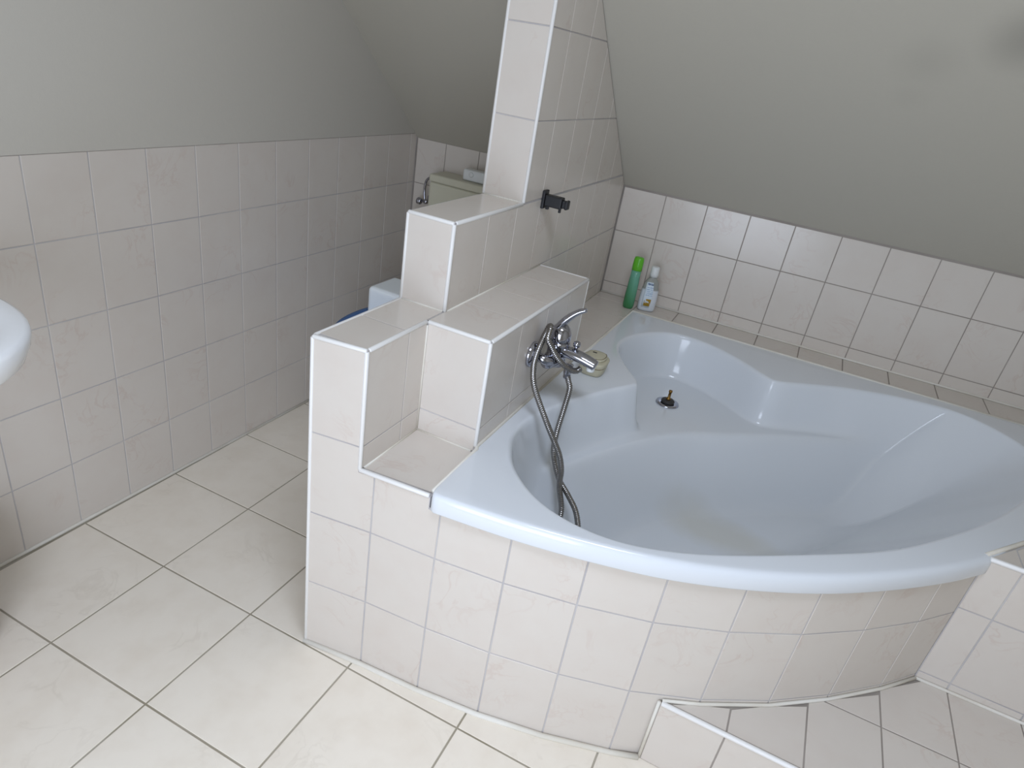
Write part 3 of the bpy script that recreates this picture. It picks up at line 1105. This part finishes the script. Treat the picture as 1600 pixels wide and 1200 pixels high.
link('spout', tube_mesh(sp_, 0.01, 20, rfun=lambda i: ((0.0150 - 0.002 * i / sl) * (1 if i < sl else .7), (0.022 - 0.006 * i / sl) * (1 if i < sl else .7))), M_CHROME, tap, smooth=True)
link('aerator', lathe_mesh([(0.0, 0.0), (0.0095, 0.0), (0.0105, 0.003), (0.0105, 0.016), (0.0, 0.016)], 20, M=Matrix.Translation((bx + .094, by, .688))), M_WPLAST, tap, smooth=True)
link('diverter_knob', lathe_mesh([(0.0, 0.0), (0.0045, 0.0), (0.0045, 0.010), (0.0085, 0.013), (0.0095, 0.019), (0.0085, 0.024), (0.0045, 0.0265), (0.0, 0.027)], 20,
                                 M=Matrix.Translation((bx + .046, by + .002, .726))), M_CHROME, tap, smooth=True)
link('hose_outlet', lathe_mesh([(0.0, 0.0), (0.009, 0.0), (0.0105, 0.004), (0.0105, 0.022), (0.013, 0.026), (0.0, 0.028)], 20, M=Matrix.Translation((bx + .0375, by, .660))), M_CHROME, tap,
     smooth=True)

# ------------------------------------------------------------------ shower hose, looped once round the tap
hp = [(1.132, .716, .664), (1.140, .714, .645), (1.150, .708, .624), (1.151, .692, .574), (1.152, .671, .522), (1.158, .652, .481), (1.175, .636, .446), (1.198, .625, .413), (1.232, .620, .381),
      (1.266, .600, .356), (1.292, .565, .320), (1.310, .515, .268), (1.305, .470, .225), (1.270, .455, .2095), (1.245, .490, .222), (1.235, .550, .280),
      (1.229, .598, .340), (1.206, .610, .404), (1.200, .615, .449), (1.187, .615, .488), (1.168, .610, .524), (1.145, .602, .566), (1.112, .603, .617), (1.0884, .605, .6588),
      (1.0757, .617, .6933), (1.0723, .628, .7175), (1.0725, .640, .7394), (1.0725, .655, .7560), (1.0715, .673, .7690), (1.0725, .681, .7800), (1.0790, .675, .7860),
      (1.0835, .662, .7800), (1.0850, .654, .7690), (1.0874, .651, .7600), (1.0959, .6545, .7472), (1.1110, .664, .7217), (1.1227, .672, .7072), (1.1343, .683, .6940),
      (1.1467, .697, .6830), (1.1565, .711, .6790), (1.1625, .721, .6840)]
hc = catmull(hp, 10)
L = [0.0]
for i in range(1, len(hc)):
    L.append(L[-1] + (hc[i] - hc[i - 1]).length)
NS = int(L[-1] / 0.00125)
res, j = [], 0
for k in range(NS + 1):
    t = L[-1] * k / NS
    while j < len(L) - 2 and L[j + 1] < t:
        j += 1
    u = (t - L[j]) / max(L[j + 1] - L[j], 1e-9)
    res.append(hc[j].lerp(hc[j + 1], u))
hose = link('shower_hose', tube_mesh(res, 0.0075, 12, rfun=lambda i: 0.0078 if (i % 4) in (0, 1) else 0.0068), M_HOSE, smooth=True)
tag(hose, 'ribbed metal shower hose looped round the tap and hanging into the bath', 'hose')
WL[hose.name] = Vector((0, 0, 0))
link('hose_nut', lathe_mesh([(0.0, 0.0), (0.008, 0.0), (0.0095, 0.003), (0.0095, 0.016), (0.0, 0.016)], 8, M=Matrix.Translation((1.1325, .716, .648))), M_CHROME, hose)

# ------------------------------------------------------------------ cream dish on the rim
dish = thing('soap_dish', 'small cream lidded soap dish on the bath rim behind the tap', 'soap dish', (1.126, 0.985, ZT))
dc = (1.128, 0.985)
rings = [superellipse(dc[0], dc[1] - .004, a, b, ZT + z, 3.0, 40) for (a, b, z) in ((.030, .030, .0005), (.033, .034, .004), (.037, .040, .02), (.040, .046, .036), (.041, .048, .041), (.039, .046, .0445), (.036, .043, .0455))]
link('dish', loft_mesh(rings), M_CREAM, dish, smooth=True)
rings = [superellipse(dc[0] + .001, dc[1] + .002, a, b, ZT + z, 2.5, 40) for (a, b, z) in ((.031, .036, .0457), (.0315, .037, .050), (.030, .035, .0535), (.022, .027, .0555), (.008, .01, .0562))]
lid = link('lid', loft_mesh(rings), M_CREAM, dish, smooth=True)
gr = superellipse(dc[0] + .001, dc[1] + .002, .0285, .0335, ZT + .0543, 2.5, 40)
link('groove', tube_mesh(gr[30:40] + gr[:6], 0.0009, 5), M_DARKLINE, lid)
link('slot', box_mesh(dc[0] - .013, dc[1] + .008, ZT + .0548, dc[0] - .001, dc[1] + .0125, ZT + .0572), M_RUBBER, lid)
gr = superellipse(dc[0], dc[1] - .004, .0385, .0445, ZT + .030, 3.0, 40)
link('groove', tube_mesh(gr[28:40], 0.0009, 5), M_DARKLINE, dish)

# ------------------------------------------------------------------ bottles in the corner
gb = thing('shampoo_bottle', 'tall green shampoo bottle with lime cap in the ledge corner', 'bottle', (1.043, 1.640, ZT + 0.0006))
bl = gb.location.copy()
ell = lambda a, b, z: [(bl.x + p[0], bl.y + p[1], bl.z + p[2]) for p in superellipse(0, 0, a, b, z, 2.2, 32)]
m_ = Matrix.Translation(-bl)
def placed(name, me, m, parent, loc):
    me.transform(Matrix.Translation(-Vector(loc)))
    return link(name, me, m, parent, smooth=True, mw=Matrix.Translation(loc))
placed('bottle_body', loft_mesh([ell(a, b, z) for a, b, z in ((.015, .012, 0), (.0185, .0155, .003), (.0205, .0175, .012), (.0205, .0175, .05), (.0195, .0165, .09), (.0180, .0155, .125), (.0178, .0155, .148))]),
       M_GREEN, gb, bl)
placed('cap', loft_mesh([ell(a, b, z) for a, b, z in ((.0178, .0155, .148), (.0188, .0162, .1485), (.0190, .0165, .165), (.0184, .0160, .188), (.0165, .0140, .1965), (.011, .009, .1985))]),
       M_LIME, gb, bl)
lb = thing('lotion_bottle', 'clear bottle of white lotion with pale blue label beside the green bottle', 'bottle', (1.104, 1.672, ZT + 0.0006))
ll = lb.location.copy()
ang = 0.30
RZ = Matrix.Translation(ll) @ Matrix.Rotation(ang, 4, 'Z')
def lot(name, me, m, parent):
    return link(name, me, m, parent, smooth=True, mw=RZ)
e2 = lambda a, b, z: superellipse(0, 0, a, b, z, 2.8, 36)
body = lot('bottle_body', loft_mesh([e2(a, b, z) for a, b, z in ((.026, .014, 0), (.031, .0185, .003), (.033, .020, .012), (.0335, .0205, .05), (.031, .019, .085), (.0265, .0175, .108), (.019, .015, .121),
                                                               (.0135, .0125, .128), (.0125, .012, .133))]), M_LOTION, lb)
lot('cap', loft_mesh([superellipse(0, 0, a, a, z, 2.0, 32) for a, z in ((.0135, .1325), (.0155, .1328), (.0158, .145), (.0152, .168), (.0138, .171), (.008, .1715))]), M_WPLAST, lb)
lv = []
for (z, hw, yy) in ((.016, .0175, -.0212), (.05, .0185, -.0218), (.085, .0175, -.0203), (.104, .0165, -.0187), (.114, .0155, -.0172)):
    for q in range(7):
        a = -1 + 2 * q / 6
        lv.append((a * hw - .003, yy + 0.0028 * a * a, z))
lf = []
for i in range(4):
    for q in range(6):
        lf.append([i * 7 + q, i * 7 + q + 1, i * 7 + q + 8, i * 7 + q + 7])
lme = pm(lv, lf)
lm = lot('label', lme, M_LABEL, lb)
sol = lm.modifiers.new('solid', 'SOLIDIFY')
sol.thickness = 0.0006

# ------------------------------------------------------------------ black wall bracket
br = thing('wall_bracket', 'black plastic bracket projecting from the tiled partition wall', 'bracket', (XR, 0.945, 1.02))
bxm = lambda n, b, par, bev=.002: link(n, box_mesh(*b, bevel=bev), M_BLACK, par, smooth=False)
bxm('base_plate', (XR + .0005, .932, .998, XR + .009, .962, 1.046), br)
arm = bxm('arm', (XR + .009, .934, 1.006, XR + .058, .960, 1.036), br, .003)
bxm('clip_tab', (XR + .050, .941, .996, XR + .056, .949, 1.008), br, .001)
bxm('clip_tab', (XR + .012, .941, .997, XR + .020, .951, 1.008), br, .001)
bxm('stud', (XR + .058, .939, 1.010, XR + .066, .955, 1.030), br, .0015)
bxm('stud', (XR + .066, .936, 1.008, XR + .075, .958, 1.032), br, .003)

# ------------------------------------------------------------------ cistern, toilet and things beyond the partition
cis = thing('toilet_cistern', 'pale olive wall cistern beyond the partition wall', 'cistern', (0.33, 1.66, 0.47))
cy0, cy1 = 1.598, YB0 + YBS * .14 - 0.002
link('tank', box_mesh(0.147, cy0 + .002, 0.47, 0.518, cy1, 0.848, .010, 3), M_CISTERN, cis, smooth=False)
link('cistern_lid', box_mesh(0.145, cy0, 0.848, 0.520, cy1, 0.878, .007, 3), M_CISTERN, cis)
wbx = thing('white_box', 'small white rounded box lying on the cistern lid', 'box', (0.33, 1.655, 0.8785))
link('case', box_mesh(0.276, 1.632, 0.8785, 0.390, 1.680, 0.922, .008, 3), M_WPLAST, wbx)
link('button', lathe_mesh([(0, 0), (.010, 0), (.010, .002), (.007, .004), (0, .0045)], 20, M=Matrix.Translation((.315, 1.632, .905)) @ Matrix.Rotation(math.radians(90), 4, 'X')), M_WPLAST, wbx, smooth=True)
val = thing('angle_valve', 'chrome angle valve with curved supply pipe beside the cistern', 'valve', (0.093, 1.70, 0.745))
vy = 1.716
RYm = lambda p: Matrix.Translation(p) @ Matrix.Rotation(math.radians(90), 4, 'X')      # local z -> -y
link('rosette', lathe_mesh([(0, 0), (.026, 0), (.026, .004), (.017, .010), (0, .010)], 28, M=RYm((.103, vy, .748))), M_CHROME, val, smooth=True)
link('valve_body', tube_mesh([(.103, vy - .008, .748), (.103, vy - .05, .748), (.098, vy - .058, .747)], .0095, 16), M_CHROME, val, smooth=True)
link('valve_knob', lathe_mesh([(0, 0), (.010, 0), (.014, .004), (.015, .018), (.012, .022), (0, .022)], 16, M=Matrix.Translation((.078, vy - .045, .740)) @ Matrix.Rotation(math.radians(-80), 4, 'Y')),
     M_CHROME, val, smooth=True)
pp = catmull([(.092, vy - .045, .752), (.088, vy - .045, .775), (.087, vy - .045, .805), (.093, vy - .046, .832), (.110, vy - .048, .846), (.135, vy - .05, .848), (.149, vy - .05, .847)], 8)
link('supply_pipe', tube_mesh(pp, .0052, 12), M_CHROME, val, smooth=True)

wc = thing('toilet', 'white toilet with dark blue lid standing beyond the partition', 'toilet', (0.38, 1.2, 0))
rings = [superellipse(.38, cy, a, b, z, 2.3, 40) for (cy, a, b, z) in ((1.23, .11, .24, 0.002), (1.23, .105, .235, .04), (1.21, .095, .21, .15), (1.17, .12, .25, .26), (1.13, .165, .285, .36), (1.12, .172, .295, .405))]
link('bowl', loft_mesh(rings), M_CERAMIC, wc, smooth=True)
link('outlet', box_mesh(.30, 1.35, .12, .46, 1.70, .36, .03, 3), M_CERAMIC, wc)
rings = [superellipse(.385, 1.085, a, b, z, 2.15, 44) for (a, b, z) in ((.182, .255, .407), (.187, .262, .412), (.187, .262, .424), (.183, .257, .4275))]
link('seat', loft_mesh(rings), M_NAVY, wc, smooth=True)
rings = [superellipse(.385, 1.085, a, b, z, 2.15, 44) for (a, b, z) in ((.183, .257, .4278), (.187, .262, .431), (.185, .258, .443), (.165, .235, .449), (.10, .15, .452))]
link('toilet_lid', loft_mesh(rings), M_NAVY, wc, smooth=True)
pbx = thing('pale_blue_box', 'pale blue box with rounded edges standing on the dark blue toilet lid', 'box', (0.37, 1.16, 0.452))
link('box_body', box_mesh(0.250, 1.084, 0.4525, 0.500, 1.246, 0.556, .016, 5), M_PALEBLUE, pbx)
link('box_base', box_mesh(0.268, 1.100, 0.4515, 0.482, 1.230, 0.4545), M_PALEBLUE, pbx)

# ------------------------------------------------------------------ wash basin and basket at the left edge
ws = thing('washbasin', 'white ceramic wall hung washbasin with rounded corner', 'washbasin', (0.28, -0.40, 0.68))
cx, cy = 0.285, -0.402
e3 = lambda a, b, z, e=2.8, dx=0.0: superellipse(cx + dx, cy, a, b, z, e, 64)
rings = [e3(.10, .10, .655, 2.4, -.06), e3(.17, .165, .680, 2.4, -.05), e3(.235, .225, .730, 2.5, -.03), e3(.272, .258, .775, 2.7, -.01), e3(.288, .272, .800), e3(.296, .280, .822), e3(.299, .2825, .838),
         e3(.297, .2805, .8465), e3(.290, .274, .850), e3(.268, .252, .850), e3(.258, .242, .8465), e3(.250, .234, .838), e3(.235, .22, .80), e3(.19, .18, .745), e3(.11, .11, .715), e3(.03, .03, .708)]
for r in rings:
    for k, p in enumerate(r):
        if p[0] < 0.003:
            r[k] = (0.003, p[1], p[2])
link('bowl', loft_mesh(rings), M_CERAMIC, ws, smooth=True)
link('pedestal', loft_mesh([superellipse(.17, cy, a, b, z, 2.4, 32) for a, b, z in ((.085, .075, .30), (.075, .065, .34), (.085, .08, .55), (.10, .10, .665))]), M_CERAMIC, ws, smooth=True)
bk = thing('waste_bin', 'round brown wicker bin on the floor under the washbasin', 'bin', (0.135, -0.284, 0))
prof = []
for k in range(25):
    z = 0.24 * k / 24
    prof.append((0.112 + 0.018 * math.sin(math.pi * k / 24) + (0.0025 if k % 2 else 0), z))
link('basket', lathe_mesh(prof, 40, M=Matrix.Translation((.135, -.284, .001))), M_BROWN, bk, smooth=True)
link('bin_rim', tube_mesh([(.135 + .113 * math.cos(a), -.284 + .113 * math.sin(a), .243) for a in [2 * math.pi * i / 40 for i in range(41)]], .006, 8, caps=False), M_BROWN, bk, smooth=True)
